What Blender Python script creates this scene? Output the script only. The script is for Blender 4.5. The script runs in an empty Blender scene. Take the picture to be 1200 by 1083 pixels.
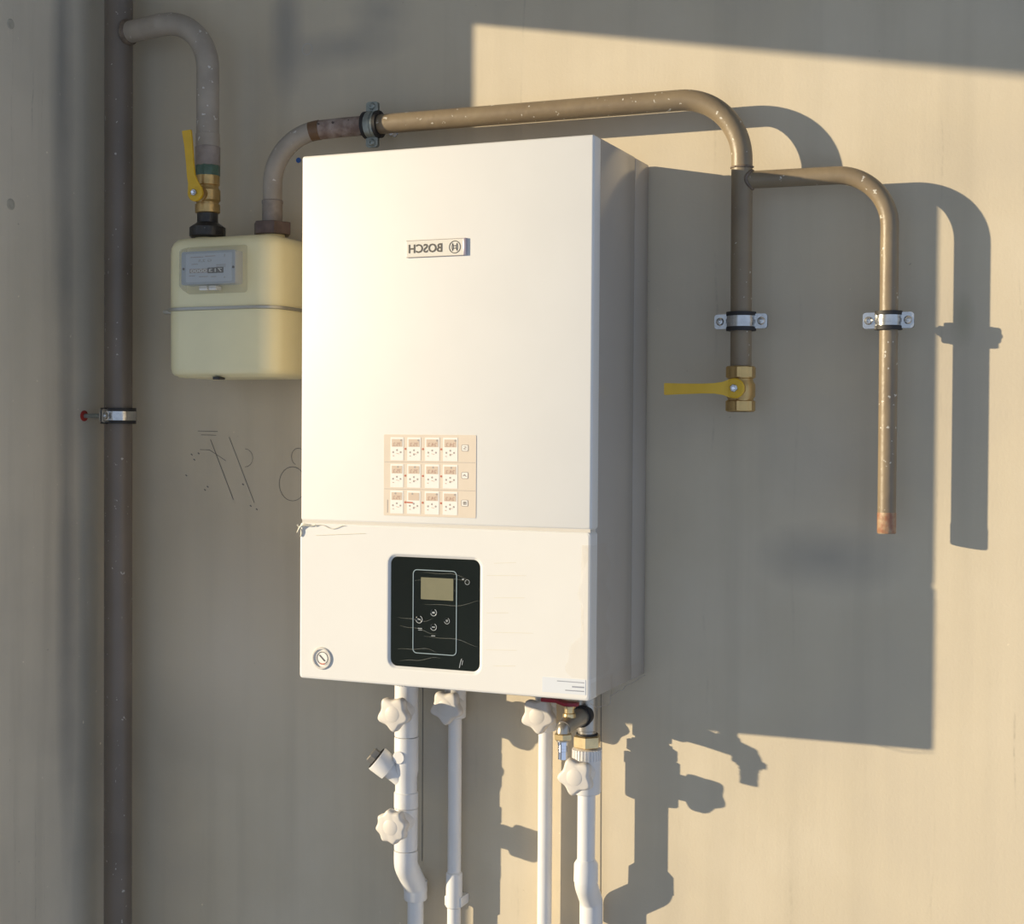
import bpy, bmesh, math, random
from mathutils import Vector, Matrix
C = bpy.context.scene
COL = C.collection
random.seed(4)
PI = math.pi

# ------------------------------------------------------------------ camera
cam = bpy.data.cameras.new('camera'); camo = bpy.data.objects.new('camera', cam); COL.objects.link(camo)
cam.sensor_width = 36; cam.sensor_fit = 'HORIZONTAL'; cam.lens = 1741.26/1200*36
cam.clip_start = 0.02; cam.clip_end = 200
r_ = Vector((0.9211, 0.3893, 0.0064)).normalized()
f_ = Vector((-0.3891, 0.9210, -0.0207)); f_ = (f_ - f_.dot(r_)*r_).normalized()
u_ = r_.cross(f_)
M = Matrix((( r_.x, u_.x, -f_.x, 1.0385), (r_.y, u_.y, -f_.y, -1.9547), (r_.z, u_.z, -f_.z, 0.3338), (0, 0, 0, 1)))
camo.matrix_world = M
C.camera = camo

# ------------------------------------------------------------------ light
w = bpy.data.worlds.new('sky'); C.world = w; w.use_nodes = True
nt = w.node_tree; bg = nt.nodes['Background']
bg.inputs['Color'].default_value = (0.62, 0.76, 1.0, 1); bg.inputs['Strength'].default_value = 0.82
sun = bpy.data.lights.new('sun', 'SUN'); suno = bpy.data.objects.new('sun', sun); COL.objects.link(suno)
SD = Vector((1.7076, 1.0, -0.3159)).normalized()
suno.rotation_euler = SD.to_track_quat('-Z', 'Y').to_euler()
suno.location = (-4, -2.5, 2)
sun.energy = 5.8; sun.color = (1.0, 0.84, 0.58); sun.angle = math.radians(0.6)
C.view_settings.view_transform = 'Standard'; C.view_settings.look = 'None'
C.view_settings.exposure = 0.0; C.view_settings.gamma = 1.0; C.view_settings.use_curve_mapping = False

# ------------------------------------------------------------------ materials
def new_mat(name):
    m = bpy.data.materials.new(name); m.use_nodes = True
    return m, m.node_tree, m.node_tree.nodes['Principled BSDF']
def N(nt, t, **kw):
    n = nt.nodes.new(t)
    for k, v in kw.items(): setattr(n, k, v)
    return n
def mat(name, col, rough=0.5, metal=0.0, var=0.0, scale=30, bump=0.0, bscale=200, col2=None, spots=None, ior=None, coat=0.0):
    """principled with procedural colour variation, optional speckle and bump"""
    m, nt, b = new_mat(name)
    b.inputs['Base Color'].default_value = (*col, 1); b.inputs['Roughness'].default_value = rough
    b.inputs['Metallic'].default_value = metal
    if coat: b.inputs['Coat Weight'].default_value = coat
    tc = N(nt, 'ShaderNodeTexCoord')
    src = None
    if var or col2:
        no = N(nt, 'ShaderNodeTexNoise'); no.inputs['Scale'].default_value = scale; no.inputs['Detail'].default_value = 5
        nt.links.new(tc.outputs['Object'], no.inputs['Vector'])
        cr = N(nt, 'ShaderNodeValToRGB'); cr.color_ramp.elements[0].position = .35; cr.color_ramp.elements[1].position = .65
        c2 = col2 or tuple(c*(1-var) for c in col)
        cr.color_ramp.elements[0].color = (*c2, 1); cr.color_ramp.elements[1].color = (*col, 1)
        nt.links.new(no.outputs['Fac'], cr.inputs['Fac']); src = cr.outputs['Color']
    if spots:
        sc, thr, scol = spots
        n2 = N(nt, 'ShaderNodeTexNoise'); n2.inputs['Scale'].default_value = sc; n2.inputs['Detail'].default_value = 2
        nt.links.new(tc.outputs['Object'], n2.inputs['Vector'])
        c3 = N(nt, 'ShaderNodeValToRGB'); c3.color_ramp.elements[0].position = thr; c3.color_ramp.elements[1].position = thr+.03
        c3.color_ramp.elements[0].color = (0, 0, 0, 1); c3.color_ramp.elements[1].color = (1, 1, 1, 1)
        nt.links.new(n2.outputs['Fac'], c3.inputs['Fac'])
        mx = N(nt, 'ShaderNodeMix', data_type='RGBA')
        nt.links.new(c3.outputs['Color'], mx.inputs[0])
        if src: nt.links.new(src, mx.inputs[6])
        else: mx.inputs[6].default_value = (*col, 1)
        mx.inputs[7].default_value = (*scol, 1); src = mx.outputs[2]
    if src: nt.links.new(src, b.inputs['Base Color'])
    if bump:
        n4 = N(nt, 'ShaderNodeTexNoise'); n4.inputs['Scale'].default_value = bscale; n4.inputs['Detail'].default_value = 4
        nt.links.new(tc.outputs['Object'], n4.inputs['Vector'])
        bp = N(nt, 'ShaderNodeBump'); bp.inputs['Strength'].default_value = bump; bp.inputs['Distance'].default_value = .002
        nt.links.new(n4.outputs['Fac'], bp.inputs['Height']); nt.links.new(bp.outputs['Normal'], b.inputs['Normal'])
    return m

def plaster(name, base, dark, light, stains_and_light, axis=0, streak=0.5, lines=()):
    """trowelled concrete: broad mottling, vertical streaks, fine grain; stains = (h, z, rh, rz, amount, colour)"""
    m, nt, b = new_mat(name); b.inputs['Roughness'].default_value = .75
    L = nt.links
    tc = N(nt, 'ShaderNodeTexCoord'); sep = N(nt, 'ShaderNodeSeparateXYZ'); L.new(tc.outputs['Object'], sep.inputs[0])
    n1 = N(nt, 'ShaderNodeTexNoise'); n1.inputs['Scale'].default_value = 3.2; n1.inputs['Detail'].default_value = 5; n1.inputs['Roughness'].default_value = .55
    L.new(tc.outputs['Object'], n1.inputs['Vector'])
    cr = N(nt, 'ShaderNodeValToRGB'); e = cr.color_ramp.elements
    e[0].position = .32; e[0].color = (*dark, 1); e[1].position = .68; e[1].color = (*light, 1)
    mid = cr.color_ramp.elements.new(.5); mid.color = (*base, 1)
    L.new(n1.outputs['Fac'], cr.inputs['Fac']); col = cr.outputs['Color']
    def mixc(fac, c, prev, blend='MIX'):
        mx = N(nt, 'ShaderNodeMix', data_type='RGBA', blend_type=blend)
        L.new(fac, mx.inputs[0]); L.new(prev, mx.inputs[6]); mx.inputs[7].default_value = (*c, 1)
        return mx.outputs[2]
    def math_(op, a, bb=None, clamp=False):
        n = N(nt, 'ShaderNodeMath', operation=op, use_clamp=clamp)
        for i, v in enumerate((a, bb)):
            if v is None: continue
            if isinstance(v, (int, float)): n.inputs[i].default_value = v
            else: L.new(v, n.inputs[i])
        return n.outputs[0]
    # vertical streaks of trowel and runs
    mp = N(nt, 'ShaderNodeMapping'); mp.inputs['Scale'].default_value = (16, 16, .9); L.new(tc.outputs['Object'], mp.inputs['Vector'])
    n2 = N(nt, 'ShaderNodeTexNoise'); n2.inputs['Scale'].default_value = 1.0; n2.inputs['Detail'].default_value = 6; L.new(mp.outputs[0], n2.inputs['Vector'])
    s = math_('MULTIPLY', math_('SUBTRACT', n2.outputs['Fac'], .52, True), 3.2*streak, True)
    col = mixc(s, tuple(c*.62 for c in base), col)
    s2 = math_('MULTIPLY', math_('SUBTRACT', .47, n2.outputs['Fac'], True), 2.2*streak, True)
    col = mixc(s2, tuple(min(1, c*1.25) for c in base), col)
    # speckle: small pits and pale flecks
    n3 = N(nt, 'ShaderNodeTexNoise'); n3.inputs['Scale'].default_value = 95; n3.inputs['Detail'].default_value = 1; L.new(tc.outputs['Object'], n3.inputs['Vector'])
    pit = math_('MULTIPLY', math_('SUBTRACT', n3.outputs['Fac'], .80, True), 14, True)
    col = mixc(pit, tuple(c*.4 for c in base), col)
    fl = math_('MULTIPLY', math_('SUBTRACT', .215, n3.outputs['Fac'], True), 14, True)
    col = mixc(fl, tuple(min(1, c*1.5) for c in base), col)
    # single stains and painted light or shade, each its own shape, edges broken by noise
    h = sep.outputs[axis]; z = sep.outputs[2]
    for (hc, zc, rh, rz, amt, c) in stains_and_light:
        a = math_('DIVIDE', math_('SUBTRACT', h, hc), rh); bq = math_('DIVIDE', math_('SUBTRACT', z, zc), rz)
        d = math_('SQRT', math_('ADD', math_('MULTIPLY', a, a), math_('MULTIPLY', bq, bq)))
        d = math_('ADD', d, math_('MULTIPLY', math_('SUBTRACT', n1.outputs['Fac'], .5), 1.2))
        f = math_('MULTIPLY', math_('SUBTRACT', 1.15, d, True), amt*1.3, True)
        col = mixc(f, c, col)
    # hairline joints in the skim coat
    n4b = N(nt, 'ShaderNodeTexNoise'); n4b.inputs['Scale'].default_value = 5.5; L.new(tc.outputs['Object'], n4b.inputs['Vector'])
    for (hc, wd, amt) in lines:
        wob = math_('MULTIPLY', math_('SUBTRACT', n1.outputs['Fac'], .5), .035)
        d = math_('ABSOLUTE', math_('SUBTRACT', math_('ADD', h, wob), hc))
        f = math_('MULTIPLY', math_('SUBTRACT', 1.0, math_('DIVIDE', d, wd), True), amt, True)
        f = math_('MULTIPLY', math_('MULTIPLY', f, math_('MULTIPLY', math_('SUBTRACT', n3.outputs['Fac'], .3, True), 3, True)), math_('MULTIPLY', math_('SUBTRACT', n4b.outputs['Fac'], .50, True), 5, True))
        col = mixc(f, tuple(c*.45 for c in base), col)
    L.new(col, b.inputs['Base Color'])
    n4 = N(nt, 'ShaderNodeTexNoise'); n4.inputs['Scale'].default_value = 260; n4.inputs['Detail'].default_value = 3; L.new(tc.outputs['Object'], n4.inputs['Vector'])
    hh = math_('ADD', math_('MULTIPLY', n4.outputs['Fac'], .25), math_('ADD', math_('MULTIPLY', n2.outputs['Fac'], 1.0), math_('MULTIPLY', pit, -.6)))
    bp = N(nt, 'ShaderNodeBump'); bp.inputs['Strength'].default_value = .35; bp.inputs['Distance'].default_value = .0022
    L.new(hh, bp.inputs['Height']); L.new(bp.outputs['Normal'], b.inputs['Normal'])
    return m

WB = (.63, .545, .405)
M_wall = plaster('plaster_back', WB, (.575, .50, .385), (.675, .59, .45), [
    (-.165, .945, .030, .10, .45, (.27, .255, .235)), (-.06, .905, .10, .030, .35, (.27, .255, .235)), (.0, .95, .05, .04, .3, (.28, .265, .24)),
    (.66, .17, .11, .05, .40, (.26, .25, .235)), (.66, .30, .10, .09, .18, (.50, .48, .45)),
    (-.36, -.16, .12, .12, .18, (.28, .27, .255)), (.12, -.14, .08, .07, .3, (.30, .29, .29)),
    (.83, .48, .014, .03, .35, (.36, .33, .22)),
    (-.26, -.02, .16, .17, .40, (.80, .71, .58)), (.86, -.12, .2, .35, .25, (.72, .62, .46)), (1.0, .9, .2, .12, .25, (.33, .30, .27))],  # pale patch left of the boiler paints in bounce light
    0, .36, lines=[(.2274, .0022, .6), (.505, .0026, .7), (.80, .002, .35), (.90, .0018, .5), (.16, .003, .2), (.62, .003, .15)])
M_wall_left = plaster('plaster_left', (.66, .60, .49), (.58, .53, .44), (.72, .65, .53), [
    (-.11, .92, .03, .5, .5, (.27, .26, .24)), (-.10, .2, .022, .55, .5, (.27, .265, .25)), (-.2, .5, .03, .3, .15, (.5, .46, .36))],  # the two dark bands paint the riser's contact shade onto the wall
    1, .6, lines=[(-.17, .0015, .6), (-.215, .002, .3), (-.15, .001, .4)])
M_floor = plaster('concrete_floor', (.38, .36, .33), (.33, .31, .29), (.43, .41, .38), [], 0, .2)
M_ceil = plaster('concrete_ceiling', (.42, .40, .37), (.36, .34, .32), (.48, .46, .42), [], 0, .2)
M_white = mat('white_enamel', (.80, .785, .755), .42, 0, .02, 12, .04, 60)
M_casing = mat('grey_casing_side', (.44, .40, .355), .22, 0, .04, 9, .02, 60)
M_gap = mat('dark_gap', (.05, .05, .05), .8)
M_greyrim = mat('pale_grey_plastic', (.66, .62, .56), .45)
M_shine = mat('bright_trim', (.42, .38, .45), .3, .5)
M_ink = mat('dark_ink', (.10, .09, .08), .6)
M_greyink = mat('grey_ink', (.42, .37, .34), .6)
M_brownink = mat('brown_ink', (.52, .33, .26), .6)
M_redink = mat('red_ink', (.55, .16, .10), .6)
M_beige = mat('beige_sticker', (.74, .64, .53), .6, 0, .03, 40)
M_card = mat('cream_print', (.86, .83, .78), .55)
M_screenprint = mat('tan_print', (.66, .53, .42), .6)
M_label = mat('blue_white_label', (.72, .75, .80), .5)
M_badge = mat('badge_cream', (.80, .76, .68), .3)
M_glass = mat('black_glass', (.010, .014, .012), .09, 0, .3, 6, .25, 14)
M_lcd = mat('olive_lcd', (.215, .205, .13), .35, 0, .1, 40)
M_silver = mat('silver_line', (.55, .58, .60), .35, .6)
M_bluegrey = mat('silver_blue_outline', (.30, .38, .42), .4)
M_pipe = mat('khaki_painted_steel', (.265, .205, .130), .42, 0, .10, 22, .3, 90, spots=(120, .69, (.62, .58, .50)), col2=(.225, .17, .11))
M_pipe_dark = mat('brown_painted_steel', (.165, .135, .115), .38, 0, .12, 18, .2, 90, spots=(110, .77, (.5, .47, .42)))
M_pipe_dusty = mat('dusty_khaki_steel', (.43, .37, .30), .45, 0, .18, 26, .3, 100, spots=(105, .68, (.66, .62, .56)))
M_pipe_raw = mat('scorched_steel', (.42, .33, .28), .6, 0, 0, 60, .5, 160, col2=(.20, .13, .10), spots=(90, .66, (.10, .07, .06)))
M_scorch = mat('rusty_burn', (.20, .11, .055), .45, 0, .2, 40, .3, 150)
M_weld = mat('weld_bead', (.20, .15, .11), .5, 0, .3, 100, .7, 220)
M_riser = mat('dark_riser_paint', (.20, .163, .13), .38, 0, .2, 7, .2, 80, spots=(140, .70, (.45, .42, .37)))
M_brass = mat('brass', (.62, .42, .17), .38, .75, .15, 60, .3, 150)
M_brass_pale = mat('nickel_brass', (.80, .60, .31), .28, .85, .2, 80)
M_steel = mat('nickel_steel', (.50, .46, .40), .32, .8, .15, 60)
M_chrome = mat('chrome', (.78, .78, .82), .14, 1)
M_zinc = mat('zinc_plate', (.56, .56, .55), .24, .85, .15, 90, .1, 200)
M_zinc_dull = mat('dull_zinc', (.36, .39, .36), .42, .6, .2, 120, .2, 200)
M_brightzinc = mat('bright_zinc', (.90, .90, .92), .3, .4)
M_rubber = mat('black_rubber', (.022, .020, .020), .6)
M_yellow = mat('yellow_handle', (.78, .47, .02), .4, 0, .08, 50)
M_green = mat('green_thread_tape', (.10, .17, .12), .35, 0, .25, 90, .5, 150)
M_black = mat('black_iron', (.045, .042, .038), .4, 0, .4, 90, .5, 140, spots=(130, .72, (.30, .28, .26)))
M_brown = mat('brown_iron_nut', (.16, .11, .095), .42, 0, .4, 70, .4, 120)
M_cream = mat('cream_meter_enamel', (.95, .86, .53), .30, 0, .05, 14, .05, 40)
M_band = mat('grey_crimp_band', (.46, .44, .38), .35, .5)
M_dial = mat('meter_dial', (.62, .66, .72), .3)
M_dialbox = mat('meter_index_box', (.48, .52, .57), .35)
M_ppr = mat('white_ppr_plastic', (.80, .785, .77), .38, 0, .03, 30, .05, 60)
M_knob = mat('offwhite_knob', (.72, .67, .61), .45, 0, .03, 30)
M_red = mat('red_lever', (.36, .015, .03), .35, 0, .2, 60)
M_redplug = mat('red_dowel', (.45, .04, .03), .5)
M_blue = mat('blue_dowel', (.03, .12, .42), .5)
M_pencil = mat('pencil', (.17, .16, .15), .7)
M_plug = mat('filled_plaster', (.54, .50, .41), .8, 0, .2, 60, .4, 120)
M_string = mat('pale_film_strand', (.72, .66, .52), .5)

def clear_mat(name, col, ior, op, rough):
    m, nt, b = new_mat(name); out = nt.nodes['Material Output']
    tr = N(nt, 'ShaderNodeBsdfTransparent'); tr.inputs[0].default_value = (*col, 1)
    b.inputs['Base Color'].default_value = (*col, 1); b.inputs['Roughness'].default_value = rough
    mx = N(nt, 'ShaderNodeMixShader'); mx.inputs[0].default_value = op
    nt.links.new(tr.outputs[0], mx.inputs[1]); nt.links.new(b.outputs[0], mx.inputs[2]); nt.links.new(mx.outputs[0], out.inputs[0])
    n4 = N(nt, 'ShaderNodeTexNoise'); n4.inputs['Scale'].default_value = 60
    tc = N(nt, 'ShaderNodeTexCoord'); nt.links.new(tc.outputs['Object'], n4.inputs['Vector'])
    bp = N(nt, 'ShaderNodeBump'); bp.inputs['Strength'].default_value = .3; bp.inputs['Distance'].default_value = .002
    nt.links.new(n4.outputs['Fac'], bp.inputs['Height']); nt.links.new(bp.outputs['Normal'], b.inputs['Normal'])
    return m
M_clear = clear_mat('clear_plastic', (.86, .85, .81), 1.4, .16, .08)
M_film = clear_mat('protective_film', (.985, .975, .96), 1.4, .05, .12)

# ------------------------------------------------------------------ mesh builder (coordinates in the world frame)
ORG = {}
class MB:
    def __init__(s): s.v = []; s.f = []
    def add(s, vs, fs):
        o = len(s.v); s.v += [Vector(v) for v in vs]; s.f += [tuple(i+o for i in f) for f in fs]; return s
    def bm(s, b, mtx=None):
        b.verts.ensure_lookup_table()
        if mtx: bmesh.ops.transform(b, matrix=mtx, verts=b.verts)
        s.add([v.co.copy() for v in b.verts], [[v.index for v in f.verts] for f in b.faces]); b.free(); return s
    def box(s, x0, x1, y0, y1, z0, z1, bev=0, seg=2, mtx=None):
        b = bmesh.new(); bmesh.ops.create_cube(b, size=1)
        for v in b.verts:
            v.co = Vector(((x0+x1)/2+v.co.x*(x1-x0), (y0+y1)/2+v.co.y*(y1-y0), (z0+z1)/2+v.co.z*(z1-z0)))
        if bev: bmesh.ops.bevel(b, geom=b.edges[:], offset=bev, segments=seg, profile=.5, affect='EDGES')
        b.verts.index_update(); return s.bm(b, mtx)
    def loft(s, rings, cap=True):
        n = len(rings[0]); vs = [p for r in rings for p in r]; fs = []
        for i in range(len(rings)-1):
            for k in range(n):
                fs.append((i*n+k, i*n+(k+1) % n, (i+1)*n+(k+1) % n, (i+1)*n+k))
        if cap:
            fs.append(tuple(range(n-1, -1, -1))); fs.append(tuple((len(rings)-1)*n+k for k in range(n)))
        return s.add(vs, fs)
    def lathe(s, o, d, prof, n=28, ph=0, cap=True):
        o = Vector(o); d = Vector(d).normalized(); a = d.orthogonal().normalized()
        if abs(d.z) > .9: a = Vector((1, 0, 0)); a = (a - a.dot(d)*d).normalized()
        b = d.cross(a)
        return s.loft([[o+d*t+(a*math.cos(ph+2*PI*k/n)+b*math.sin(ph+2*PI*k/n))*r for k in range(n)] for t, r in prof], cap)
    def cyl(s, p, q, r, n=24, bev=0):
        p = Vector(p); q = Vector(q); L = (q-p).length
        pr = [(0, r), (L, r)] if not bev else [(0, r-bev), (bev, r), (L-bev, r), (L, r-bev)]
        return s.lathe(p, q-p, pr, n)
    def hexn(s, p, q, r, bev=.0015, ph=0):
        p = Vector(p); q = Vector(q); L = (q-p).length
        return s.lathe(p, q-p, [(0, r-bev*1.5), (bev, r), (L-bev, r), (L, r-bev*1.5)], 6, ph)
    def tube(s, pts, r, n=24):
        pts = [Vector(p) for p in pts]; rings = []; up = None
        for i, p in enumerate(pts):
            t = (pts[min(i+1, len(pts)-1)]-pts[max(i-1, 0)]).normalized()
            if up is None: up = t.orthogonal().normalized()
            up = (up-up.dot(t)*t).normalized(); b = t.cross(up)
            rr = r[i] if isinstance(r, (list, tuple)) else r
            rings.append([p+(up*math.cos(2*PI*k/n)+b*math.sin(2*PI*k/n))*rr for k in range(n)])
        return s.loft(rings)
    def build(s, name, m, parent=None, sharp=35, at0=False, **props):
        me = bpy.data.meshes.new(name)
        if parent is not None: org = ORG[parent]
        elif at0: org = Vector((0, 0, 0))
        else:
            xs = [v.x for v in s.v]; ys = [v.y for v in s.v]; zs = [v.z for v in s.v]
            org = Vector(((min(xs)+max(xs))/2, (min(ys)+max(ys))/2, min(zs)))
        me.from_pydata([v-org for v in s.v], [], s.f)
        b = bmesh.new(); b.from_mesh(me); bmesh.ops.recalc_face_normals(b, faces=b.faces); b.to_mesh(me); b.free()
        me.shade_smooth(); me.set_sharp_from_angle(angle=math.radians(sharp))
        me.materials.append(m)
        o = bpy.data.objects.new(name, me); COL.objects.link(o); ORG[o] = org
        if parent is not None: o.parent = parent
        else: o.location = org
        for k, v in props.items(): o[k] = v
        return o
def thing(name, label, cat, loc, group=None):
    o = bpy.data.objects.new(name, None); COL.objects.link(o); o.location = loc; o.empty_display_size = .05
    o['label'] = label; o['category'] = cat; ORG[o] = Vector(loc)
    if group: o['group'] = group
    return o
def fillet(pts, rad, seg=10):
    pts = [Vector(p) for p in pts]; out = [pts[0]]
    for i in range(1, len(pts)-1):
        a = (pts[i-1]-pts[i]).normalized(); b = (pts[i+1]-pts[i]).normalized()
        r = rad[i-1] if isinstance(rad, (list, tuple)) else rad
        ang = a.angle(b); t = r/math.tan(ang/2); c = pts[i]+(a+b).normalized()*(r/math.sin(ang/2))
        s0 = pts[i]+a*t-c; s1 = pts[i]+b*t-c; th = s0.angle(s1)
        for k in range(seg+1):
            q = k/seg; out.append(c+(s0*math.sin((1-q)*th)+s1*math.sin(q*th))/math.sin(th))
    out.append(pts[-1]); return out
def rrect(x0, x1, y0, y1, r, seg=6):
    r = max(r, 1e-5); o = []
    for cx, cy, a0 in ((x1-r, y1-r, 0), (x0+r, y1-r, PI/2), (x0+r, y0+r, PI), (x1-r, y0+r, 1.5*PI)):
        for k in range(seg+1): a = a0+k/seg*PI/2; o.append((cx+r*math.cos(a), cy+r*math.sin(a)))
    return o
def plate(mb, x0, x1, z0, z1, ya, yb, r=.001, seg=5, ch=0):
    """rounded plate parallel to the back wall; ya is the side at the wall, yb the front"""
    R = lambda y, i: [(x, y, z) for x, z in rrect(x0+i, x1-i, z0+i, z1-i, max(r-i, .0002), seg)]
    return mb.loft([R(ya, 0), R(yb+ch, 0), R(yb, ch)] if ch else [R(ya, 0), R(yb, 0)])
def ringplate(mb, x0, x1, z0, z1, t, ya, yb, r, seg=6):
    A = rrect(x0, x1, z0, z1, r, seg); B = rrect(x0+t, x1-t, z0+t, z1-t, max(r-t, .0003), seg); n = len(A)
    vs = [(x, ya, z) for x, z in A]+[(x, yb, z) for x, z in A]+[(x, yb, z) for x, z in B]+[(x, ya, z) for x, z in B]
    fs = []
    for q in range(4):
        for k in range(n):
            fs.append((q*n+k, q*n+(k+1) % n, ((q+1) % 4)*n+(k+1) % n, ((q+1) % 4)*n+k))
    return mb.add(vs, fs)
def text(mb, st, x0, x1, z0, z1, y, bold=0, shear=0, mirror=True, th=.0003):
    """flat lettering fitted to the rectangle; the place reads mirror-wise"""
    cu = bpy.data.curves.new('t', 'FONT'); cu.body = st; cu.offset = bold; cu.shear = shear; cu.resolution_u = 3
    o = bpy.data.objects.new('t', cu); COL.objects.link(o)
    dg = bpy.context.evaluated_depsgraph_get(); me = bpy.data.meshes.new_from_object(o.evaluated_get(dg))
    vs = [v.co.copy() for v in me.vertices]; fs = [tuple(p.vertices) for p in me.polygons]
    a0 = min(v.x for v in vs); a1 = max(v.x for v in vs); b0 = min(v.y for v in vs); b1 = max(v.y for v in vs)
    out = []
    for v in vs:
        u = (v.x-a0)/(a1-a0); q = (v.y-b0)/(b1-b0)
        out.append(((x1-u*(x1-x0)) if mirror else (x0+u*(x1-x0)), y, z0+q*(z1-z0)))
    mb.add(out, fs)
    bpy.data.objects.remove(o); bpy.data.curves.remove(cu); bpy.data.meshes.remove(me)
    return mb
def stroke(mb, pts, wd, y=-.0006):
    """thin flat line on a wall-parallel surface"""
    for (x0, z0), (x1, z1) in zip(pts[:-1], pts[1:]):
        d = Vector((x1-x0, z1-z0)); 
        if d.length < 1e-6: continue
        n = Vector((-d.y, d.x)).normalized()*wd/2
        mb.add([(x0+n.x, y, z0+n.y), (x0-n.x, y, z0-n.y), (x1-n.x, y, z1-n.y), (x1+n.x, y, z1+n.y)], [(0, 1, 2, 3)])
    return mb

# ------------------------------------------------------------------ setting
XL = -.497; FL = -1.25; CE = 1.45; XR = 2.3; YF = -3.6
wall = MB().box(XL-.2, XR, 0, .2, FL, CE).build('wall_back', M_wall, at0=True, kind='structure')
ORG[wall] = wall.location.copy()
# left wall ends at the jamb of a tall opening that lets the low sun in
JY = -.3785; LZ = 1.074
wl = MB()
wl.box(XL-.2, XL, JY, 0, FL, CE)
wl.box(XL-.2, XL, -1.0, JY, LZ, CE)
wl.box(XL-.2, XL, YF, -1.0, FL, CE)  # unseen stretch past the opening, brought close to cut incoming light
wall_l = wl.build('wall_left', M_wall_left, at0=True, kind='structure')
for nm, b, m in (('floor', (XL-.2, XR, YF, .2, FL-.1, FL), M_floor), ('ceiling', (XL-.2, XR, YF, .2, CE, CE+.12), M_ceil)):
    MB().box(*b).build(nm, m, kind='structure')
# filled form-tie holes in the left wall
for (y, z, r) in ((-.222, .927, .0075), (-.222, .663, .0085)):
    MB().lathe((XL, y, z), (1, 0, 0), [(-.002, r), (.0004, r), (.0012, r*.8), (.0008, r*.5)], 18).build('filled_tie_hole', M_plug, wall_l)
# pencil marks on the back wall
p = MB()
stroke(p, [(.0728, .0), (.0732, -.30)], .0011); stroke(p, [(.3500, .0), (.3520, -.46)], .0011)
p.build('pencil_plumb_line', M_pencil, wall)
p = MB()
stroke(p, [(-.2985, .318), (-.2560, .2250)], .0011); stroke(p, [(-.2640, .322), (-.2180, .2210)], .0009)
stroke(p, [(-.318, .302), (-.300, .3015), (-.27, .2850)], .0008); stroke(p, [(-.322, .331), (-.285, .3305)], .0008); stroke(p, [(-.316, .325), (-.288, .3245)], .0007)
cp = [(-.150+.026*math.cos(a*PI/14)*.9, .2515+.026*math.sin(a*PI/14)) for a in range(29)]
stroke(p, cp, .0008)
stroke(p, [(-.14+.012*math.cos(a*PI/8), .293+.013*math.sin(a*PI/8)) for a in range(2, 12)], .0007)
stroke(p, [(-.235+.014*math.cos(a*PI/8), .29+.014*math.sin(a*PI/8)) for a in range(-4, 5)], .0007)
for (x, z) in ((-.335, .295), (-.33, .287), (-.322, .297), (-.345, .262), (-.305, .245), (-.31, .24), (-.24, .25), (-.215, .212), (-.226, .217)):
    stroke(p, [(x, z), (x+.003, z-.002)], .0018)
p.build('pencil_scribble', M_pencil, wall)
p = MB()
stroke(p, [(-.127+.0085*math.cos(a*PI/8), .908+.0085*math.sin(a*PI/8)) for a in range(17)], .0012)
p.build('pale_ring_mark', mat('pale_chalk', (.52, .49, .45), .8), wall)

# ------------------------------------------------------------------ boiler
BW, BD, BH, SZ = .4154, .2263, .70, .2108
boiler = thing('wall_boiler', 'large white wall-hung boiler with a black glass control panel and a beige sticker', 'boiler', (BW/2, -BD/2, 0))
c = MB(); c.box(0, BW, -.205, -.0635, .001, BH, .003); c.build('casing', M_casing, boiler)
c = MB(); c.box(.0008, BW-.0008, -.0615, -.004, .001, BH-.001, .0015); c.build('rear_frame', M_casing, boiler)
c = MB(); c.box(.004, BW-.004, -.066, -.058, .004, BH-.004); c.build('side_joint', M_gap, boiler)
c = MB(); c.box(0, BW, -BD, -.200, SZ+.0012, BH, .0035, 3); c.build('front_cover', M_white, boiler, sharp=40)
c = MB(); c.box(.002, BW-.002, -BD+.0012, -.202, SZ-.004, SZ+.004); c.build('cover_joint', M_greyrim, boiler)
# lower flap: slightly sagging plate
c = MB(); FY = -BD-.001
fl = lambda i, y, r: [(x, y, z) for x, z in rrect(-.0008+i, BW-.0005-i, -.0005+i, SZ-.0012-i, r, 6)]
hl = lambda i, y, r: [(x, y, z) for x, z in rrect(.1318+i, .2692-i, .0208+i, .1738-i, r, 6)]
c.loft([fl(0, -.199, .004), fl(0, FY+.0030, .004), fl(.0010, FY+.0008, .004), fl(.0030, FY, .004), hl(0, FY, .014), hl(.0014, FY+.0003, .0128), hl(.0050, FY+.0030, .0100), hl(.0054, -.199, .0098)], cap=False); flap = c.build('lower_flap', M_white, boiler, sharp=8)
c = MB(); plate(c, .383, .401, BH-.001, BH+.003, -.17, -.205, .001); c.build('top_tab', M_white, boiler)
# control panel, sunk in a bevelled recess of the flap
FY0 = FY; FY = FY+.0024
pan = MB(); plate(pan, .1366, .2644, .0256, .1690, FY+.006, FY-.0002, .0095, 8, .0003); glass = pan.build('control_panel', M_glass, boiler, label='glossy black glass panel')
g = MB(); ringplate(g, .1690, .2322, .0440, .1535, .0010, FY, FY-.0010, .006, 6); g.build('outline', M_bluegrey, glass)
g = MB(); plate(g, .1808, .2272, .1150, .1435, FY, FY-.0011, .0006); lcd = g.build('screen', M_lcd, glass, label='olive green unlit screen')
for i, (x, z, r) in enumerate(((.1994, .0984, .0046), (.1785, .0884, .0050), (.2185, .0885, .0040), (.1994, .0796, .0046))):
    g = MB(); g.lathe((x, FY, z), (0, -1, 0), [(0, r), (.0009, r), (.0012, r*.85), (.0009, r*.75)], 20); 
    g.build('button', M_glass, glass)
g = MB()
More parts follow.
